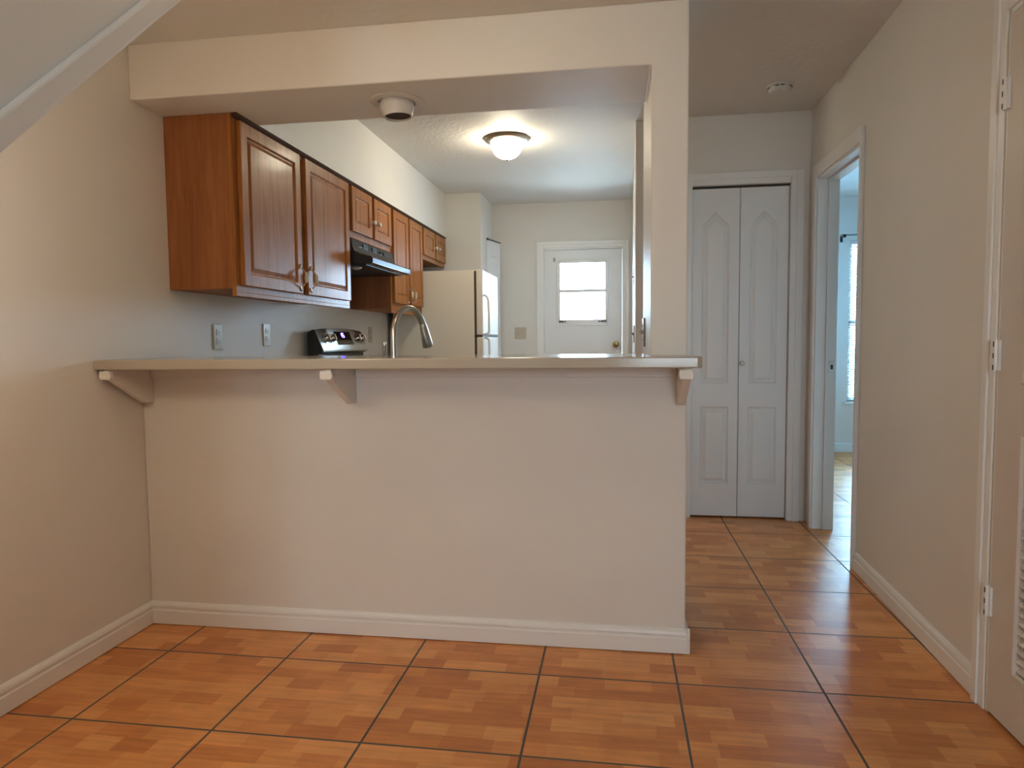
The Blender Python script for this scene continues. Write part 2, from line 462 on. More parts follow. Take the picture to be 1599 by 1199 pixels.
# louvred door casing and jamb
lm_ = MB()
lm_.box(2.966, 2.984, LY1 + .003, LY1 + .034, 0, LZ + .068).box(2.960, 2.984, LY1 + .034, LY1 + .066, 0, LZ + .068)
lm_.box(2.966, 2.984, LY0 - .066, LY0 - .003, 0, LZ + .068).box(2.964, 2.984, LY0 - .003, LY1 + .003, LZ + .003, LZ + .068)
lm_.box(2.972, 3.10, LY1 - .012, LY1 + .003, 0, LZ).box(2.972, 3.10, LY0 - .003, LY0 + .012, 0, LZ).box(2.972, 3.10, LY0, LY1, LZ - .012, LZ + .003)
struct(lm_.build('trim_6', T, bevel=.003), 'white casing round the louvred door')

# ledger under the bar
struct(MB().box(.03, .870, -.020, 0, .997, 1.037).box(.900, 2.076, -.020, 0, .997, 1.037).build('trim_7', W, bevel=.003), 'painted ledger strip under the bar counter')

# ------------------------------------------------------------------ outside door with window (door_1)
struct(MB().box(DX0 + .005, DX0 + .022, YK + .088, YK + .14, .0, DZ - .012).box(DX1 - .022, DX1 - .005, YK + .088, YK + .14, .0, DZ - .012).box(DX0 + .022, DX1 - .022, YK + .088, YK + .14, DZ - .03, DZ - .012).box(DX0 + .022, DX1 - .022, YK + .088, YK + .14, 0, .03).build('trim_9', T), 'door stops of the outside door')
door1 = struct_root('door_1', ((DX0 + DX1) / 2, YK + .06, 0), 'white outside door with a two-pane window and brass knob')
PX0, PX1, PZ0, PZ1 = 1.302, 1.772, 1.318, 1.902
W1 = DX1 - DX0 - .012
m = MB().panelled((DX0 + .006, YK + .045, .01), (1, 0, 0), (0, 0, 1), (0, -1, 0), W1, DZ - .018, .04,
                  [rect(PX0 - DX0 - .006 - .022, PX1 - DX0 - .006 + .022, PZ0 - .01 - .05, PZ1 - .01 + .022)], [(.004, .006), (.014, .006), (.018, -.002), (.018, -.04)], close=False)
m.build('door_leaf', D, door1)
# sash frame fills the opening
f = MB(); yy0, yy1 = YK + .042, YK + .078
f.box(PX0 - .006, PX0 + .014, yy0, yy1, PZ0 - .034, PZ1 + .006).box(PX1 - .012, PX1 + .006, yy0, yy1, PZ0 - .034, PZ1 + .006)
f.box(PX0, PX1, yy0, yy1, PZ1 - .012, PZ1 + .006).box(PX0, PX1, yy0, yy1, PZ0 - .034, PZ0 + .012)
f.box(PX0, PX1, yy0 + .002, yy1, 1.600, 1.630)
fr = f.build('window_sash', M['trim'], door1, bevel=.002)
for a, b in ((PZ0 + .01, 1.608), (1.620, PZ1 - .01)):
    MB().box(PX0 + .01, PX1 - .01, yy0 + .018, yy0 + .022, a, b).build('pane', M['glass'], fr)
for x0, x1 in ((1.300, 1.352), (1.715, 1.770)):
    MB().box(x0, x1, yy0 - .012, yy0, PZ0 - .014, PZ0 - .002).box(x0 + .058 if x0 < 1.5 else x0 - .022, x0 + .072 if x0 < 1.5 else x0 - .008, yy0 - .008, yy0, PZ0 - .014, PZ0 - .002).build('sash_latch', M['black'], fr)
MB().lathe([(.030, 0), (.030, -.006), (.012, -.010), (.011, -.030), (.020, -.036), (.029, -.048), (.028, -.062), (.016, -.072)], (1.868, YK + .045, 1.082), 'y', 24).build('door_knob', M['brass'], door1, smooth=True)
for x in (1.258, 1.815):
    MB().box(x - .010, x + .010, YK + .038, YK + .045, 1.905, 1.945).box(x - .010, x + .002, YK + .022, YK + .038, 1.928, 1.940).build('shade_bracket', M['grey_plate'] if x < 1.5 else M['trim'], door1, bevel=.001)
struct(MB().box(DX0, DX1, YK, YK + .14, DZ - .012, DZ - .0005).box(DX0, DX0 + .005, YK, YK + .14, 0, DZ - .012).box(DX1 - .005, DX1, YK, YK + .14, 0, DZ - .012).build('trim_8', T))

# ------------------------------------------------------------------ bifold closet doors (door_2)
door2 = struct_root('door_2', ((BX0 + BX1) / 2, YH + .03, 0), 'white bifold closet door with pointed upper panels')
lw = (BX1 - BX0 - .010) / 2
for n_, x in enumerate((BX0 + .003, BX0 + .007 + lw)):
    u0, u1 = .060, lw - .060; uc = (u0 + u1) / 2
    up = [(u0, .838), (u1, .838), (u1, 1.812), (uc, 1.896), (u0, 1.812)]
    lo = rect(u0 - .004, u1 + .004, .205, .692)
    lf = MB().panelled((x, YH + .022, .012), (1, 0, 0), (0, 0, 1), (0, -1, 0), lw, 2.036, .032, [up, lo],
                       [(.005, -.005), (.012, -.011), (.016, -.011), (.036, -.001)]).build('door_leaf', D, door2)
    if n_ == 1:
        MB().lathe([(.010, 0), (.008, -.010), (.014, -.016), (.016, -.024), (.011, -.030)], (x + .016, YH + .022, .975), 'y', 20).build('door_knob', M['chrome'], lf, smooth=True)
MB().box(BX0, BX1, YH + .02, YH + .05, BZ - .010, BZ).build('track', M['dark'], door2)

# ------------------------------------------------------------------ louvred door on the right (door_3)
door3 = struct_root('door_3', (2.985, (LY0 + LY1) / 2, 0), 'white louvred closet door at the right edge')
DW = LY1 - LY0 - .030
O3 = (2.968, LY1 - .015, .012)
pan = [rect(.118, DW - .118, .158, .858), rect(.118, DW - .118, .985, 1.900)]
leaf3 = MB().panelled(O3, (0, -1, 0), (0, 0, 1), (-1, 0, 0), DW, LZ - .030, .032, pan, [(.004, .004), (.012, .004), (.018, -.002), (.018, -.020)], close=False)
leaf3.bm.verts.ensure_lookup_table()
door_leaf3 = leaf3.build('door_leaf', M['closet'], door3)
for (u0, v0), _, (u1, v1), _ in pan:
    lv = MB(); z = v0 + .012 + .024
    ya, yb = O3[1] - u0 - .016, O3[1] - u1 + .016
    while z < v1 + .012 - .02:
        lv.prism([(2.968 + .003, z), (2.968 + .006, z + .004), (2.968 + .029, z + .027), (2.968 + .026, z + .023)], 'y', yb, ya)
        z += .0270
    lv.box(2.993, 2.997, yb, ya, v0 + .014, v1 + .010)
    lv.build('louvres', M['closet'], door_leaf3)
MB().box(3.0, 3.004, LY0 + .015, LY1 - .015, .012, LZ - .018).build('back_skin', M['dark'], door3)
for z in (.345, 1.075, 1.818):
    h = MB().box(2.9605, 2.9675, LY1 - .028, LY1 - .004, z - .044, z + .044).lathe([(.006, -.046), (.006, .046)], (2.959, LY1 - .014, z), 'z', 12).build('hinge', T, door3)
    hh = MB()
    for dz in (-.034, 0, .034): hh.box(2.9520, 2.9532, LY1 - .016, LY1 - .012, z + dz - .009, z + dz + .006)
    hh.build('hinge_gap', M['slot'], h)

# ------------------------------------------------------------------ closet door beside the fridge (door_4)
door4 = struct_root('door_4', (.69, 4.12, 0), 'white closet door standing slightly open past the fridge')
p0, p1 = Vector((.656, 3.985, 0)), Vector((.728, 4.285, 0))
U = (p1 - p0).normalized(); N = Vector((U.y, -U.x, 0)); LW = (p1 - p0).length
MB().panelled(p0 + Vector((0, 0, .012)), U, (0, 0, 1), N, LW, 2.078, .030, [rect(.05, LW - .05, .18, .85), rect(.05, LW - .05, 1.0, 1.95)], [(.006, -.004), (.012, -.006), (.03, -.001)]).build('door_leaf', D, door4)
tk = MB(); a, b = p0 + Vector((0, 0, 2.092)), p1 + Vector((0, 0, 2.092))
tk.tube([a - U * .01 + N * .004, b + N * .004], .0065, 8).sphere(a + N * .006, .011)
tk.build('track', M['slot'], door4)

# ------------------------------------------------------------------ window and curtain rod in the room beyond
win = struct_root('window_1', ((WX0 + WX1) / 2, YR + .06, WZ0), 'bright window with white blinds in the room beyond')
f = MB()
f.box(WX0, WX0 + .035, YR + .05, YR + .10, WZ0, WZ1).box(WX1 - .035, WX1, YR + .05, YR + .10, WZ0, WZ1)
f.box(WX0, WX1, YR + .05, YR + .10, WZ1 - .035, WZ1).box(WX0, WX1, YR + .05, YR + .10, WZ0, WZ0 + .035).box(WX0, WX1, YR + .05, YR + .10, 1.26, 1.30)
f.build('window_frame', T, win, bevel=.003)
MB().box(WX0 + .03, WX1 - .03, YR + .072, YR + .076, WZ0 + .03, WZ1 - .03).build('pane', thin_glass('shaded_window_glass', (.64, .72, .74)), win)
MB().box(WX0 - .03, WX1 + .03, YR - .03, YR + .05, WZ0 - .022, WZ0).build('window_sill', T, win, bevel=.003)
bl = thing('window_blind', 'white horizontal slat blind in the window of the room beyond', 'blind', ((WX0 + WX1) / 2, YR + .03, WZ0))
s_ = MB(); z = WZ0 + .03
while z < WZ1 - .05:
    s_.prism([(YR + .018, z), (YR + .040, z + .014), (YR + .0405, z + .0152), (YR + .0180, z + .0012)], 'x', WX0 + .008, WX1 - .008); z += .0215
s_.build('slats', M['blind'], bl)
MB().box(WX0 + .005, WX1 - .005, YR + .012, YR + .045, WZ1 - .034, WZ1 - .002).build('head_rail', M['blind'], bl, bevel=.002)
MB().box(WX0 + .008, WX1 - .008, YR + .016, YR + .042, WZ0 + .006, WZ0 + .020).build('bottom_rail', M['blind'], bl, bevel=.002)
rd = thing('curtain_rod', 'thin rod on a black wall bracket over the blind in the room beyond', 'curtain rod', (4.5, YR, 2.09))
MB().box(4.008, 4.030, YR - .006, YR, 2.045, 2.110).box(4.012, 4.026, YR - .060, YR - .006, 2.088, 2.102).box(4.012, 4.040, YR - .075, YR - .055, 2.082, 2.112).build('bracket', M['rod'], rd, bevel=.002)
MB().tube([(4.02, YR - .065, 2.104), (5.05, YR - .065, 2.104)], .007, 10).sphere((4.01, YR - .065, 2.104), .012).build('rod', M['grey_plate'], rd, smooth=True)
MB().box(4.98, 5.0, YR - .070, YR, 2.085, 2.097).build('bracket', M['rod'], rd)

# window behind the camera
win2 = struct_root('window_2', ((VX0 + VX1) / 2, YB - .07, VZ0))
f = MB()
f.box(VX0, VX0 + .05, YB - .10, YB - .05, VZ0, VZ1).box(VX1 - .05, VX1, YB - .10, YB - .05, VZ0, VZ1).box(VX0, VX1, YB - .10, YB - .05, VZ1 - .05, VZ1).box(VX0, VX1, YB - .10, YB - .05, VZ0, VZ0 + .05)
f.box((VX0 + VX1) / 2 - .03, (VX0 + VX1) / 2 + .03, YB - .10, YB - .05, VZ0, VZ1)
f.build('window_frame', T, win2)
MB().box(VX0 + .04, VX1 - .04, YB - .078, YB - .074, VZ0 + .04, VZ1 - .04).build('pane', thin_glass('tinted_window_glass', (.70, .645, .60)), win2)

# ------------------------------------------------------------------ bar counter and brackets
bar = MB().prism([(.001, -.252), (2.120, -.252), (2.137, -.238), (2.137, -.075), (2.116, -.0015), (1.985, -.0015), (1.985, .262), (.001, .262)], 'z', 1.0385, 1.0745)
tag(bar.build('bar_counter', M['bar'], bevel=.0045, seg=3), 'long glossy cream bar counter on top of the half wall', 'counter')
def bracket(x0, x1, label):
    t = thing('counter_bracket', label, 'bracket', ((x0 + x1) / 2, 0, .9), 'painted brackets under the bar counter')
    MB().prism([(.0, .902), (-.048, .902), (-.070, .912), (-.232, 1.004), (-.238, 1.0385), (.0, 1.0385)], 'x', x0, x1).build('bracket_board', W, t, bevel=.002)
    p = MB(); q = (x0 + x1) / 2
    p.prism([(q - .023, 1.003), (q + .016, 1.001), (q + .021, 1.012), (q + .017, 1.034), (q + .004, 1.037), (q - .010, 1.033), (q - .024, 1.034), (q - .026, 1.016)], 'y', -.246, -.226)
    b = p.build('caulk_patch', M['patch'], t, bevel=.003); b['label'] = 'white unpainted caulk patch'
    return t
bracket(.030, .052, 'cream triangular bracket under the bar counter beside the left wall')
bracket(.872, .896, 'cream triangular bracket under the middle of the bar counter')
bracket(2.077, 2.103, 'cream triangular bracket under the right end of the bar counter')

# ------------------------------------------------------------------ oak wall cabinets
def pull(x, y, z, parent, cer=True):
    """arched cabinet pull with an ivory grip"""
    pts = []
    for i in range(13):
        a = i / 12; zz = z - .048 + .096 * a
        pts.append((x + .004 + .026 * math.sin(math.pi * a) ** .7, y, zz))
    hd = MB().tube(pts, .0035, 8)
    for s in (-1, 1):
        hd.tube([(x + .002, y, z + s * .044), (x + .004, y, z + s * .058), (x + .002, y + .006, z + s * .066)], [.005, .004, .002], 8)
        hd.tube([(x + .002, y, z + s * .050), (x + .004, y - .009, z + s * .060)], [.004, .0015], 8)
    h = hd.build('pull_handle', M['nickel'], parent, smooth=True)
    g = MB().lathe([(.004, -.026), (.008, -.020), (.0095, 0), (.008, .020), (.004, .026)], (x + .031, y, z), 'z', 14).build('grip', M['ceramic'], h, smooth=True)
    g['label'] = 'ivory grip'
    return h
def knob(x, y, z, parent):
    return MB().lathe([(.008, 0), (.006, .008), (.006, .014), (.013, .020), (.0155, .026), (.012, .033), (.004, .036)], (x, y, z), 'x', 18).build('knob', M['ceramic'], parent, smooth=True)

def wall_cabinet(y0, y1, z0, doors, dz0, handles, label, z1=2.0735, side='oak_side'):
    t = thing('wall_cabinet', label, 'cabinet', (.15, (y0 + y1) / 2, z0), 'oak wall cabinets over the kitchen counter')
    MB().box(.001, .286, y0, y1, z0 + .012, z1).build('carcass', M[side], t, bevel=.0015)
    dz1 = 2.052
    # face frame: stiles and rails round the doors
    bx_ = [(.286, .305, y0, doors[0][0] + .012, z0, z1), (.286, .305, doors[-1][1] - .012, y1, z0, z1), (.286, .305, y0, y1, z0, dz0 + .012), (.286, .305, y0, y1, dz1 - .012, z1)]
    bx_ += [(.286, .305, b - .012, c_ + .012, z0, z1) for (a, b), (c_, d) in zip(doors, doors[1:])]
    fr = boxes_union(bx_)
    fr.build('face_frame', M['oak'], t, bevel=.001)
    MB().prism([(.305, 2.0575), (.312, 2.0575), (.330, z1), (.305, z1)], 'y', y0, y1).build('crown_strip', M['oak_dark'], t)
    for n, (a, b) in enumerate(doors):
        w, h = b - a, dz1 - dz0
        e = .050 if w > .3 else .042
        d = MB().panelled((.326, a, dz0), (0, 1, 0), (0, 0, 1), (1, 0, 0), w, h, .0205, [rect(e, w - e, e, h - e)],
                          [(.004, -.003), (.007, -.009), (.012, -.009), (.030 if w > .4 else .022, -.0025)]).build('cabinet_door', M['oak'], t, bevel=.0025)
        kind, zz = handles
        yy = b - .028 if n == 0 else a + .028
        (pull if kind == 'pull' else knob)(.326, yy, zz, d)
    if z0 < 1.5:
        MB().box(.286, .3055, y0, y1, z0 - .018, z0).build('light_rail', M['oak'], t, bevel=.0015)
    return t
wall_cabinet(.196, 1.420, 1.345, [(.230, .772), (.832, 1.395)], 1.372, ('pull', 1.450), 'large two-door oak wall cabinet nearest the camera, left end of the row')
wall_cabinet(1.421, 2.180, 1.752, [(1.446, 1.782), (1.822, 2.156)], 1.790, ('knob', 1.885), 'small two-door oak wall cabinet directly over the black range hood')
wall_cabinet(2.181, 2.949, 1.350, [(2.206, 2.548), (2.588, 2.926)], 1.405, ('pull', 1.478), 'tall narrow-door oak wall cabinet between the range hood and the fridge')
wall_cabinet(2.950, 3.715, 1.800, [(2.976, 3.318), (3.354, 3.690)], 1.835, ('knob', 1.925), 'short oak wall cabinet over the fridge, far end of the row')

# ------------------------------------------------------------------ range hood
hd = thing('range_hood', 'black range hood under the small oak cabinet', 'range hood', (.2, 1.80, 1.60))
prof = [(.002, 1.750), (.300, 1.750), (.322, 1.742), (.330, 1.700), (.344, 1.668), (.372, 1.650), (.440, 1.634), (.449, 1.628), (.449, 1.594), (.430, 1.590), (.002, 1.590)]
MB().prism(prof, 'y', 1.426, 2.176).build('hood_shell', M['hood'], hd, bevel=.002)
MB().box(.4492, .4515, 1.430, 2.172, 1.600, 1.624).build('front_lip', brushed('hood_lip_steel', (.07, .085, .105), .38), hd, bevel=.001)
MB().box(.03, .40, 1.45, 2.15, 1.584, 1.5895).build('filter', M['hood_in'], hd)
MB().lathe([(.030, 0), (.030, -.012), (.014, -.020)], (.30, 1.56, 1.590), 'z', 20).build('hood_lamp', M['white_plastic'], hd, smooth=True)
for y in (1.60, 1.76):
    v = MB()
    for q in range(5): v.box(.3275, .3320, y, y + .075, 1.700 + .007 * q - .002, 1.7015 + .007 * q)
    v.build('vent_slots', M['slot'], hd)
for y in (1.90, 1.96):
    MB().box(.3240, .334, y, y + .034, 1.704, 1.722).build('rocker_switch', M['blackgloss'], hd, bevel=.001)

# ------------------------------------------------------------------ range (only its back panel shows over the bar)
rg = thing('kitchen_range', 'stainless steel range with knobs and a blue clock on its back panel', 'stove', (.34, 1.80, 0))
ry0, ry1 = 1.428, 2.172
MB().box(.03, .62, ry0, ry1, .06, .900).build('body', M['black'], rg, bevel=.004)
MB().box(.02, .66, ry0, ry1, .9005, .918).build('cooktop', M['blackgloss'], rg, bevel=.003)
od = MB().box(.622, .660, ry0 + .005, ry1 - .005, .20, .86).build('oven_door', M['steel'], rg, bevel=.004)
MB().tube([(.66, ry0 + .06, .80), (.70, ry0 + .06, .80), (.70, ry1 - .06, .80), (.66, ry1 - .06, .80)], .010, 10).build('oven_handle', M['steel'], od, smooth=True)
MB().box(.622, .655, ry0 + .005, ry1 - .005, .06, .19).build('drawer', M['steel'], rg, bevel=.004)
bp = [(.028, .919), (.028, 1.192), (.060, 1.206), (.076, 1.205), (.126, 1.083), (.122, 1.066), (.096, 1.058), (.090, .919)]
MB().prism(bp, 'y', ry0, ry1).build('back_housing', M['black'], rg, bevel=.003)
# arched steel front of the control panel
cp = MB(); A, B = [], []
ns = 18
def cpt(t, up, off=0):
    y = ry0 + .002 + (ry1 - ry0 - .004) * t
    arch = .014 * (1 - (2 * t - 1) ** 4)
    z = (1.200 + arch) if up else 1.082
    x = .080 if up else .131
    return Vector((x + off * .92, y, z + off * .38))
rows = []
for i in range(ns + 1):
    t = i / ns
    a, b = cpt(t, True), cpt(t, False)
    col = [Vector((.052, a.y, a.z + .002)), a + Vector((-.006, 0, .003)), a, b, b + Vector((-.002, 0, -.010)), b + Vector((-.020, 0, -.020))]
    rows.append([cp.bm.verts.new(v) for v in col])
for r0, r1 in zip(rows, rows[1:]):
    for q in range(5): cp.bm.faces.new((r0[q], r0[q + 1], r1[q + 1], r1[q]))
for r in (rows[0], rows[-1]): cp.bm.faces.new(r)
for r0, r1 in zip(rows, rows[1:]): cp.bm.faces.new((r0[0], r1[0], r1[5], r0[5]))
pn = cp.build('control_panel', M['steel'], rg, smooth=True)
a, b = cpt(.5, True), cpt(.5, False)
down = (b - a).normalized(); across = Vector((0, 1, 0)); nrm = across.cross(down) * -1
if nrm.x < 0: nrm = -nrm
def on_panel(t, s, off=0):
    y = ry0 + (ry1 - ry0) * t; top = Vector((a.x, y, 1.206)); bot = Vector((b.x, y, 1.082))
    return top + (bot - top) * s + nrm * off
def plate(t0, t1, s0, s1, d0, d1):
    m = MB(); vs = [m.bm.verts.new(on_panel(t, s, d)) for d in (d0, d1) for t, s in ((t0, s0), (t1, s0), (t1, s1), (t0, s1))]
    for f_ in ((0, 1, 2, 3), (7, 6, 5, 4), (0, 4, 5, 1), (1, 5, 6, 2), (2, 6, 7, 3), (3, 7, 4, 0)): m.bm.faces.new([vs[i] for i in f_])
    return m
dsp = plate(.335, .680, .08, .76, .0005, .0035).build('display', M['blackgloss'], pn)
SEG = {'a': (0, 1, 1, 1), 'b': (1, 1, 1, .5), 'c': (1, .5, 1, 0), 'd': (0, 0, 1, 0), 'e': (0, .5, 0, 0), 'f': (0, 1, 0, .5), 'g': (0, .5, 1, .5)}
DG = {'1': 'bc', '5': 'afgcd'}
dg = MB()
def seg_strip(t0, s0, t1, s1):
    wt, ws = .004, .018
    vs = [dg.bm.verts.new(on_panel(t, s, d)) for d in (.0036, .0046) for t, s in ((min(t0, t1) - wt, min(s0, s1) - ws), (max(t0, t1) + wt, min(s0, s1) - ws), (max(t0, t1) + wt, max(s0, s1) + ws), (min(t0, t1) - wt, max(s0, s1) + ws))]
    for f_ in ((0, 1, 2, 3), (7, 6, 5, 4), (0, 4, 5, 1), (1, 5, 6, 2), (2, 6, 7, 3), (3, 7, 4, 0)): dg.bm.faces.new([vs[i] for i in f_])
for ch, t0 in (('1', .455), ('5', .500)):
    for q in DG[ch]:
        xa, za, xb, zb = SEG[q]
        seg_strip(t0 + xa * .026, .17 + (1 - za) * .20, t0 + xb * .026, .17 + (1 - zb) * .20)
dg.build('clock_digits', M['digits'], dsp)
for t in (.115, .235, .800, .915):
    p = on_panel(t, .44); q = p + nrm * .030
    kb = MB().tube([p, p + nrm * .006, p + nrm * .007, q - nrm * .003, q], [.029, .029, .025, .023, .020], 20)
    w1 = q + nrm * .004
    kb.tube([w1 - down * .019 , w1 + down * .019], .0045, 8)
    kb.build('knob', M['nickel'], pn, smooth=True)

# ------------------------------------------------------------------ refrigerator
fg = thing('refrigerator', 'cream top-freezer refrigerator beyond the tall oak cabinet', 'refrigerator', (.4, 3.33, 0))
fy0, fy1 = 2.968, 3.690
MB().box(.052, .735, fy0, fy1, .02, 1.698).build('cabinet_body', M['fridge'], fg, bevel=.006)
MB().box(.022, .050, fy0 + .01, fy1 - .01, .06, 1.62).build('back_gap_shade', M['black'], fg)  # black sheet that darkens the shaded gap between fridge and wall
MB().box(.736, .750, fy0 + .008, fy1 - .008, .06, 1.690).build('door_gasket', M['slot'], fg)
for nm, z0, z1 in (('freezer_door', 1.176, 1.704), ('fridge_door', .06, 1.160)):
    dd = MB().box(.751, .806, fy0, fy1, z0, z1).build(nm, M['fridge'], fg, bevel=.010, seg=3)
    if nm == 'freezer_door': pts = [(.806, fy0 + .05, 1.500), (.828, fy0 + .05, 1.488), (.842, fy0 + .05, 1.455), (.846, fy0 + .05, 1.35), (.846, fy0 + .05, 1.20), (.830, fy0 + .05, 1.185), (.806, fy0 + .05, 1.183)]
    else: pts = [(.806, fy0 + .05, 1.154), (.830, fy0 + .05, 1.150), (.846, fy0 + .05, 1.135), (.846, fy0 + .05, .95), (.842, fy0 + .05, .80), (.828, fy0 + .05, .765), (.806, fy0 + .05, .755)]
    MB().tube(pts, .009, 10).build('door_handle', M['fridge'], dd, smooth=True)
MB().box(.70, .800, fy0 + .002, fy1 - .002, 1.1615, 1.1745).build('divider_strip', M['slot'], fg)

# ------------------------------------------------------------------ lower kitchen counters, sink and cabinets (behind the half wall)
ct = thing('kitchen_countertop', 'low cream kitchen countertop behind the bar', 'countertop', (.9, .5, .90))
MB().prism([(.001, .118), (1.90, .118), (1.90, .76), (.64, .76), (.64, 1.424), (.001, 1.424)], 'z', .882, .916).build('worktop', M['bar'], ct, bevel=.004)
MB().box(.001, .020, .118, 1.424, .917, 1.010).build('backsplash', M['bar'], ct, bevel=.002)
ct2 = thing('kitchen_countertop', 'short cream countertop with backsplash between range and fridge', 'countertop', (.3, 2.57, .90))
MB().box(.001, .64, 2.180, 2.950, .882, .916).build('worktop', M['bar'], ct2, bevel=.004)
MB().box(.001, .020, 2.180, 2.950, .917, 1.018).build('backsplash', M['bar'], ct2, bevel=.002)
def base_cab(x0, x1, y0, y1, face, label):
    t = thing('base_cabinet', label, 'cabinet', ((x0 + x1) / 2, (y0 + y1) / 2, 0), 'oak base cabinets under the kitchen counter')
    MB().box(x0, x1, y0, y1, .0, .881).build('carcass', M['oak_side'], t)
    if face == 'x': MB().panelled((x1 + .019, y0 + .02, .12), (0, 1, 0), (0, 0, 1), (1, 0, 0), y1 - y0 - .04, .72, .018, [rect(.05, y1 - y0 - .09, .05, .67)], [(.006, -.006), (.03, -.002)]).build('cabinet_door', M['oak'], t)
    else: MB().panelled((x1 - .02, y1 + .019, .12), (-1, 0, 0), (0, 0, 1), (0, 1, 0), x1 - x0 - .04, .72, .018, [rect(.05, x1 - x0 - .09, .05, .67)], [(.006, -.006), (.03, -.002)]).build('cabinet_door', M['oak'], t)
base_cab(.001, .60, .76, 1.424, 'x', 'oak base cabinet left of the range, below the countertop')
base_cab(.001, .60, 2.182, 2.948, 'x', 'oak base cabinet between range and fridge, below the countertop')
base_cab(.66, 1.90, .118, .72, 'y', 'oak base cabinet below the sink counter behind the half wall')

# faucet
fc = thing('faucet', 'tall brushed nickel gooseneck faucet rising behind the bar counter', 'faucet', (.940, .30, .916))
bx, by = .938, .318
dirv = Vector((.100, .185, 0)); L = dirv.length; dv = dirv.normalized()
B0 = Vector((bx, by, 0))
pts = [B0 + Vector((0, 0, z)) for z in (.93, 1.00, 1.08, 1.155)]
R1 = L * .44
for i in range(1, 15):
    a_ = math.pi * i / 15 * .93
    pts.append(B0 + dv * (R1 - R1 * math.cos(a_)) + Vector((0, 0, 1.155 + .118 * math.sin(a_))))
MB().lathe([(.027, 0), (.027, .006), (.020, .012), (.018, .030), (.0135, .034)], (bx, by, .917), 'z', 24).build('base_ring', M['nickel'], fc, smooth=True)
MB().tube(pts, .0142, 16).build('neck', M['nickel'], fc, smooth=True)
e0 = pts[-1]; e1 = B0 + dv * (L * .99) + Vector((0, 0, 1.106))
dd = (e1 - e0)
MB().tube([e0 - dd * .05, e0, e0 + dd * .12, e0 + dd * .5, e0 + dd * .95, e1], [.0150, .0160, .0175, .0200, .0240, .0225], 20).build('spray_head', M['nickel'], fc, smooth=True)
MB().tube([B0 + Vector((.012, 0, .955)), B0 + Vector((.045, .01, .962)), B0 + Vector((.075, .02, .99))], [.008, .007, .006], 10).build('lever', M['nickel'], fc, smooth=True)
sd = thing('soap_dispenser', 'slim metal soap dispenser left of the faucet', 'soap dispenser', (.900, .32, .916))
MB().lathe([(.018, .001), (.018, .008), (.0075, .012), (.0070, .190), (.0078, .192), (.0078, .214), (.006, .217)], (.897, .32, .916), 'z', 18).build('pump', M['chrome'], sd, smooth=True)
MB().lathe([(.0022, 0), (.0022, .003)], (.897, .32, 1.1335), 'z', 10).build('plunger', M['chrome'], sd, smooth=True)

# ------------------------------------------------------------------ wall plates
def plate_left(y, z, label, kind='outlet'):
    t = thing('wall_outlet', label, 'outlet', (.0, y, z - .06), 'almond outlets on the left wall')
    MB().box(.0005, .0065, y - .0365, y + .0365, z - .060, z + .060).build('cover_plate', M['almond'], t, bevel=.0025)
    for s in (-1, 1):
        r = MB().prism([(y - .017, z + s * .021 - .009), (y - .010, z + s * .021 - .0145), (y + .010, z + s * .021 - .0145), (y + .017, z + s * .021 - .009), (y + .017, z + s * .021 + .009), (y + .010, z + s * .021 + .0145), (y - .010, z + s * .021 + .0145), (y - .017, z + s * .021 + .009)], 'x', .0066, .0088).build('receptacle', M['almond'], t)
        MB().box(.0089, .0093, y - .008, y - .0055, z + s * .021 - .006, z + s * .021 + .006).box(.0089, .0093, y + .0055, y + .008, z + s * .021 - .005, z + s * .021 + .005).box(.0089, .0093, y - .0025, y + .0025, z + s * .021 - .012, z + s * .021 - .008).build('slots', M['slot'], r)
plate_left(.533, 1.160, 'almond duplex outlet under the near oak cabinet, closest to the camera')
plate_left(.991, 1.172, 'almond duplex outlet on the left wall just before the range')
plate_left(2.565, 1.183, 'almond outlet on the left wall between the range and the fridge')
sw = thing('light_switch', 'almond double light switch on the back wall left of the outside door', 'light switch', (.919, YK, 1.14))
MB().box(.861, .977, YK - .0065, YK - .0005, 1.143, 1.259).build('cover_plate', M['almond'], sw, bevel=.0025)
for x in (.896, .942): MB().prism([(YK - .0066, 1.190), (YK - .0066, 1.212), (YK - .017, 1.210), (YK - .015, 1.203)], 'x', x - .0045, x + .0045).build('toggle', M['slot'] if 0 else M['almond'], sw, bevel=.0008)
def plate_right(x, y, z, w, h, label, mat, ntog=1):
    t = thing('light_switch', label, 'light switch', (x, y, z - h / 2))
    MB().box(x - .0075, x - .0006, y - w / 2, y + w / 2, z - h / 2, z + h / 2).build('cover_plate', M[mat], t, bevel=.0015)
    for q in range(ntog):
        yy = y + (q - (ntog - 1) / 2) * .046
        MB().prism([(x - .0076, z - .010), (x - .0076, z + .010), (x - .022, z + .008), (x - .019, z - .001)], 'y', yy - .0045, yy + .0045).build('toggle', M[mat], t, bevel=.0008)
        for s in (-1, 1): MB().lathe([(.0035, 0), (.0030, -.0015)], (x - .0076, yy, z + s * .03), 'x', 10).build('screw', M['chrome'], t)
plate_right(1.987, .515, 1.160, .118, .120, 'dark-edged double light switch on the inner side of the bar end wall', 'grey_plate', 2)
def xp(y): return 1.985 + (y - YH) / (YK - YH) * .040
plate_right(xp(2.30), 2.30, 1.165, .075, .118, 'light switch on the partition wall past the kitchen opening, lower of two', 'grey_plate')
plate_right(xp(2.62), 2.62, 1.58, .075, .118, 'narrow switch plate higher up on the partition wall', 'grey_plate')

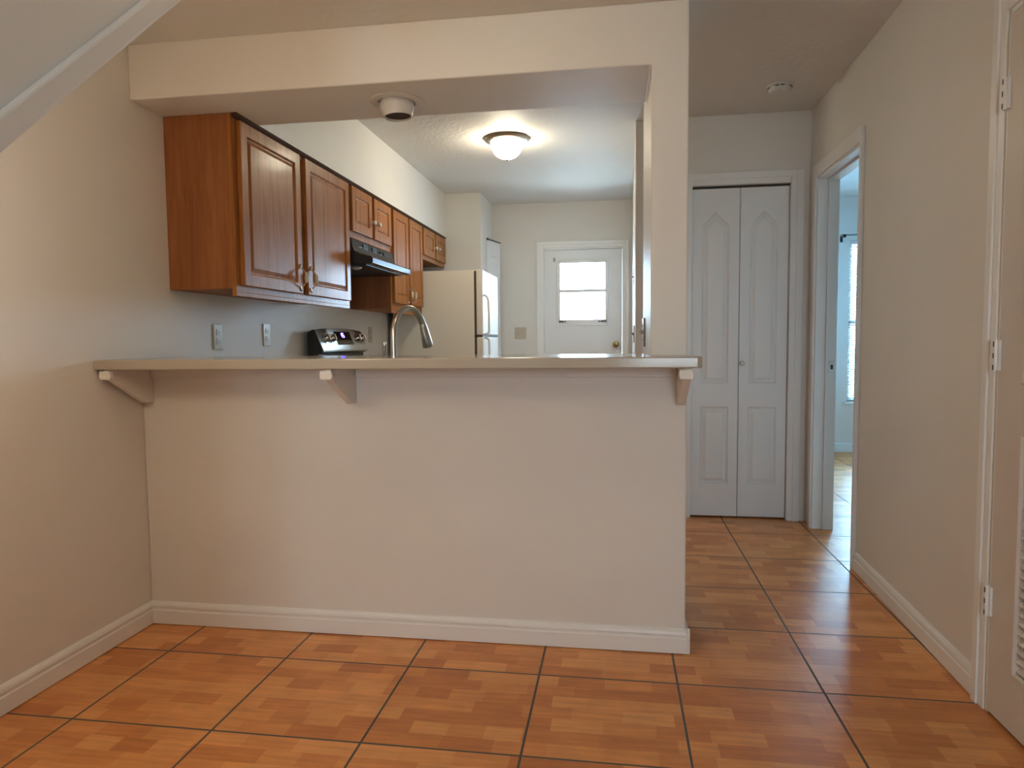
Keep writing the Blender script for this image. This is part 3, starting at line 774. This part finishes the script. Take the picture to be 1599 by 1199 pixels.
# ------------------------------------------------------------------ ceiling fittings
ve = thing('eyeball_light', 'round white recessed eyeball light in the underside of the beam', 'recessed light', (1.010, .190, 2.03))
cx, cy = 1.012, .196
MB().lathe([(.103, 2.0745), (.103, 2.070), (.098, 2.0675), (.074, 2.0665), (.070, 2.0745)], (cx, cy, 0), 'z', 40, cap=False).build('trim_ring', M['vent'], ve, smooth=True)
q = [(.066, 2.0740), (.0675, 2.056), (.066, 2.045), (.060, 2.028), (.0560, 2.0135), (.0540, 2.0125), (.0520, 2.0145), (.051, 2.040)]
eb = MB().lathe(q, (cx, cy, 0), 'z', 40, cap=False)
bmesh.ops.rotate(eb.bm, verts=eb.bm.verts, cent=(cx, cy, 2.07), matrix=Matrix.Rotation(math.radians(-4), 3, 'Y'))
eb.build('eyeball', M['vent'], ve, smooth=True)
MB().lathe([(.0505, 0), (.0505, .002)], (cx, cy, 2.020), 'z', 32).build('lamp_opening', M['dark'], ve)

def dome(name, x, y, zc, r, mat, label, cat):
    t = thing(name, label, cat, (x, y, zc - .14))
    MB().lathe([(r * 1.0, -.0005), (r * 1.02, -.008), (r * .96, -.020), (r * .80, -.028), (r * .72, -.030)], (x, y, zc), 'z', 48).build('base_pan', brushed('pan_metal', (.50, .46, .40), .35), t, smooth=True)
    gr = r * .73
    MB().lathe([(gr, -.031), (gr * .99, -.045), (gr * .93, -.070), (gr * .80, -.096), (gr * .60, -.118), (gr * .35, -.131), (gr * .10, -.136)], (x, y, zc), 'z', 48).build('glass_dome', mat, t, smooth=True)
    MB().lathe([(.010, -.136), (.012, -.141), (.007, -.148), (.002, -.150)], (x, y, zc), 'z', 16).build('finial', M['nickel'], t, smooth=True)
    return t
dome('ceiling_light', 1.143, 2.150, CEIL, .148, M['dome_kitchen'], 'lit frosted glass dome light on the kitchen ceiling', 'ceiling light')
dome('ceiling_light', 1.33, -.86, 2.28, .150, M['dome_dining'], 'lit warm dome light on the lower dining ceiling, above the picture', 'ceiling light')

dome('ceiling_light', 1.62, -3.30, 2.28, .120, emitter('added_fill_dome', (1.0, .82, .66), 3.4), 'added warm fill dome on the living room ceiling, behind the camera', 'ceiling light')  # unseen lamp, added for an even warm fill over the half wall

pl = thing('added_fill_light', 'small warm globe added under the stairs as fill light, left of the picture', 'fill light', (.55, -1.30, 1.5))  # unseen lamp, added to brighten the left wall, beam and half wall
MB().tube([(.55, -1.30, 1.60), (.55, -1.30, 1.782)], .006, 8).build('cord', M['white_plastic'], pl)
MB().sphere((.55, -1.30, 1.54), .075).build('globe', emitter('added_fill_globe', (1.0, .78, .54), 8.0), pl, smooth=True)

sm = thing('smoke_detector', 'round white smoke detector on the hall ceiling', 'smoke detector', (2.735, 1.47, CEIL - .04))
MB().lathe([(.070, -.0005), (.070, -.008), (.064, -.011)], (2.735, 1.47, CEIL), 'z', 36).build('mounting_plate', M['white_plastic'], sm, smooth=True)
MB().lathe([(.058, -.0115), (.060, -.020), (.054, -.034), (.040, -.040), (.010, -.041)], (2.735, 1.47, CEIL), 'z', 36).build('housing', M['white_plastic'], sm, smooth=True)
for i in range(14):
    if i % 3 == 2: continue
    v = MB().box(-.009, .009, .0585, .0625, -.0175, -.0135)
    bmesh.ops.rotate(v.bm, verts=v.bm.verts, cent=(0, 0, 0), matrix=Matrix.Rotation(2 * math.pi * i / 14, 3, 'Z'))
    bmesh.ops.translate(v.bm, verts=v.bm.verts, vec=(2.735, 1.47, CEIL))
    v.build('vent_slot', M['slot'], sm)

# outside
o = struct(MB().box(-12, 16, 5.0, 40, -.3, -.2).build('ground', M['ground']))
o = struct(MB().box(-12, 16, -30, YB - .4, -.3, -.2).build('ground_front', M['ground']))

# ------------------------------------------------------------------ light
w = bpy.data.worlds.new('World'); SC.world = w; w.use_nodes = True
bg = w.node_tree.nodes['Background']
bg.inputs[0].default_value = (.52, .76, 1.0, 1); bg.inputs[1].default_value = 13.8
def portal(name, loc, rot, sx, sy):
    l = bpy.data.lights.new(name, 'AREA'); l.shape = 'RECTANGLE'; l.size = sx; l.size_y = sy
    l.cycles.is_portal = True
    ob = bpy.data.objects.new(name, l); COL.objects.link(ob); ob.location = loc; ob.rotation_euler = rot
portal('daylight_portal', ((PX0 + PX1) / 2, YK + .13, (PZ0 + PZ1) / 2), (math.radians(-90), 0, 0), PX1 - PX0, PZ1 - PZ0)
portal('daylight_portal', ((WX0 + WX1) / 2, YR + .13, (WZ0 + WZ1) / 2), (math.radians(-90), 0, 0), WX1 - WX0, WZ1 - WZ0)
portal('daylight_portal', (5.21, 3.35, 1.45), (0, math.radians(90), 0), 1.1, .7)
portal('daylight_portal', ((VX0 + VX1) / 2, YB - .13, (VZ0 + VZ1) / 2), (math.radians(90), 0, 0), VX1 - VX0, VZ1 - VZ0)

# ------------------------------------------------------------------ camera
yaw, pitch, roll, F = -.151445210, -.0642055239, -.00947947222, 1066.43532
f_ = Vector((math.sin(yaw) * math.cos(pitch), math.cos(yaw) * math.cos(pitch), math.sin(pitch)))
r0 = Vector((math.cos(yaw), -math.sin(yaw), 0)); u0 = r0.cross(f_)
r_ = math.cos(roll) * r0 + math.sin(roll) * u0; u_ = -math.sin(roll) * r0 + math.cos(roll) * u0
cam = bpy.data.cameras.new('Camera'); co = bpy.data.objects.new('Camera', cam); COL.objects.link(co)
mw = Matrix((( r_.x, u_.x, -f_.x, 1.8662211), (r_.y, u_.y, -f_.y, -2.46146861), (r_.z, u_.z, -f_.z, 1.13228602), (0, 0, 0, 1)))
co.matrix_world = mw
cam.sensor_fit = 'HORIZONTAL'; cam.sensor_width = 36; cam.lens = F / 1599 * 36
cam.clip_start = .02
SC.camera = co
vs_ = SC.view_settings
vs_.view_transform = 'Standard'; vs_.look = 'None'; vs_.gamma = 1; vs_.use_curve_mapping = False
vs_.exposure = 2.03
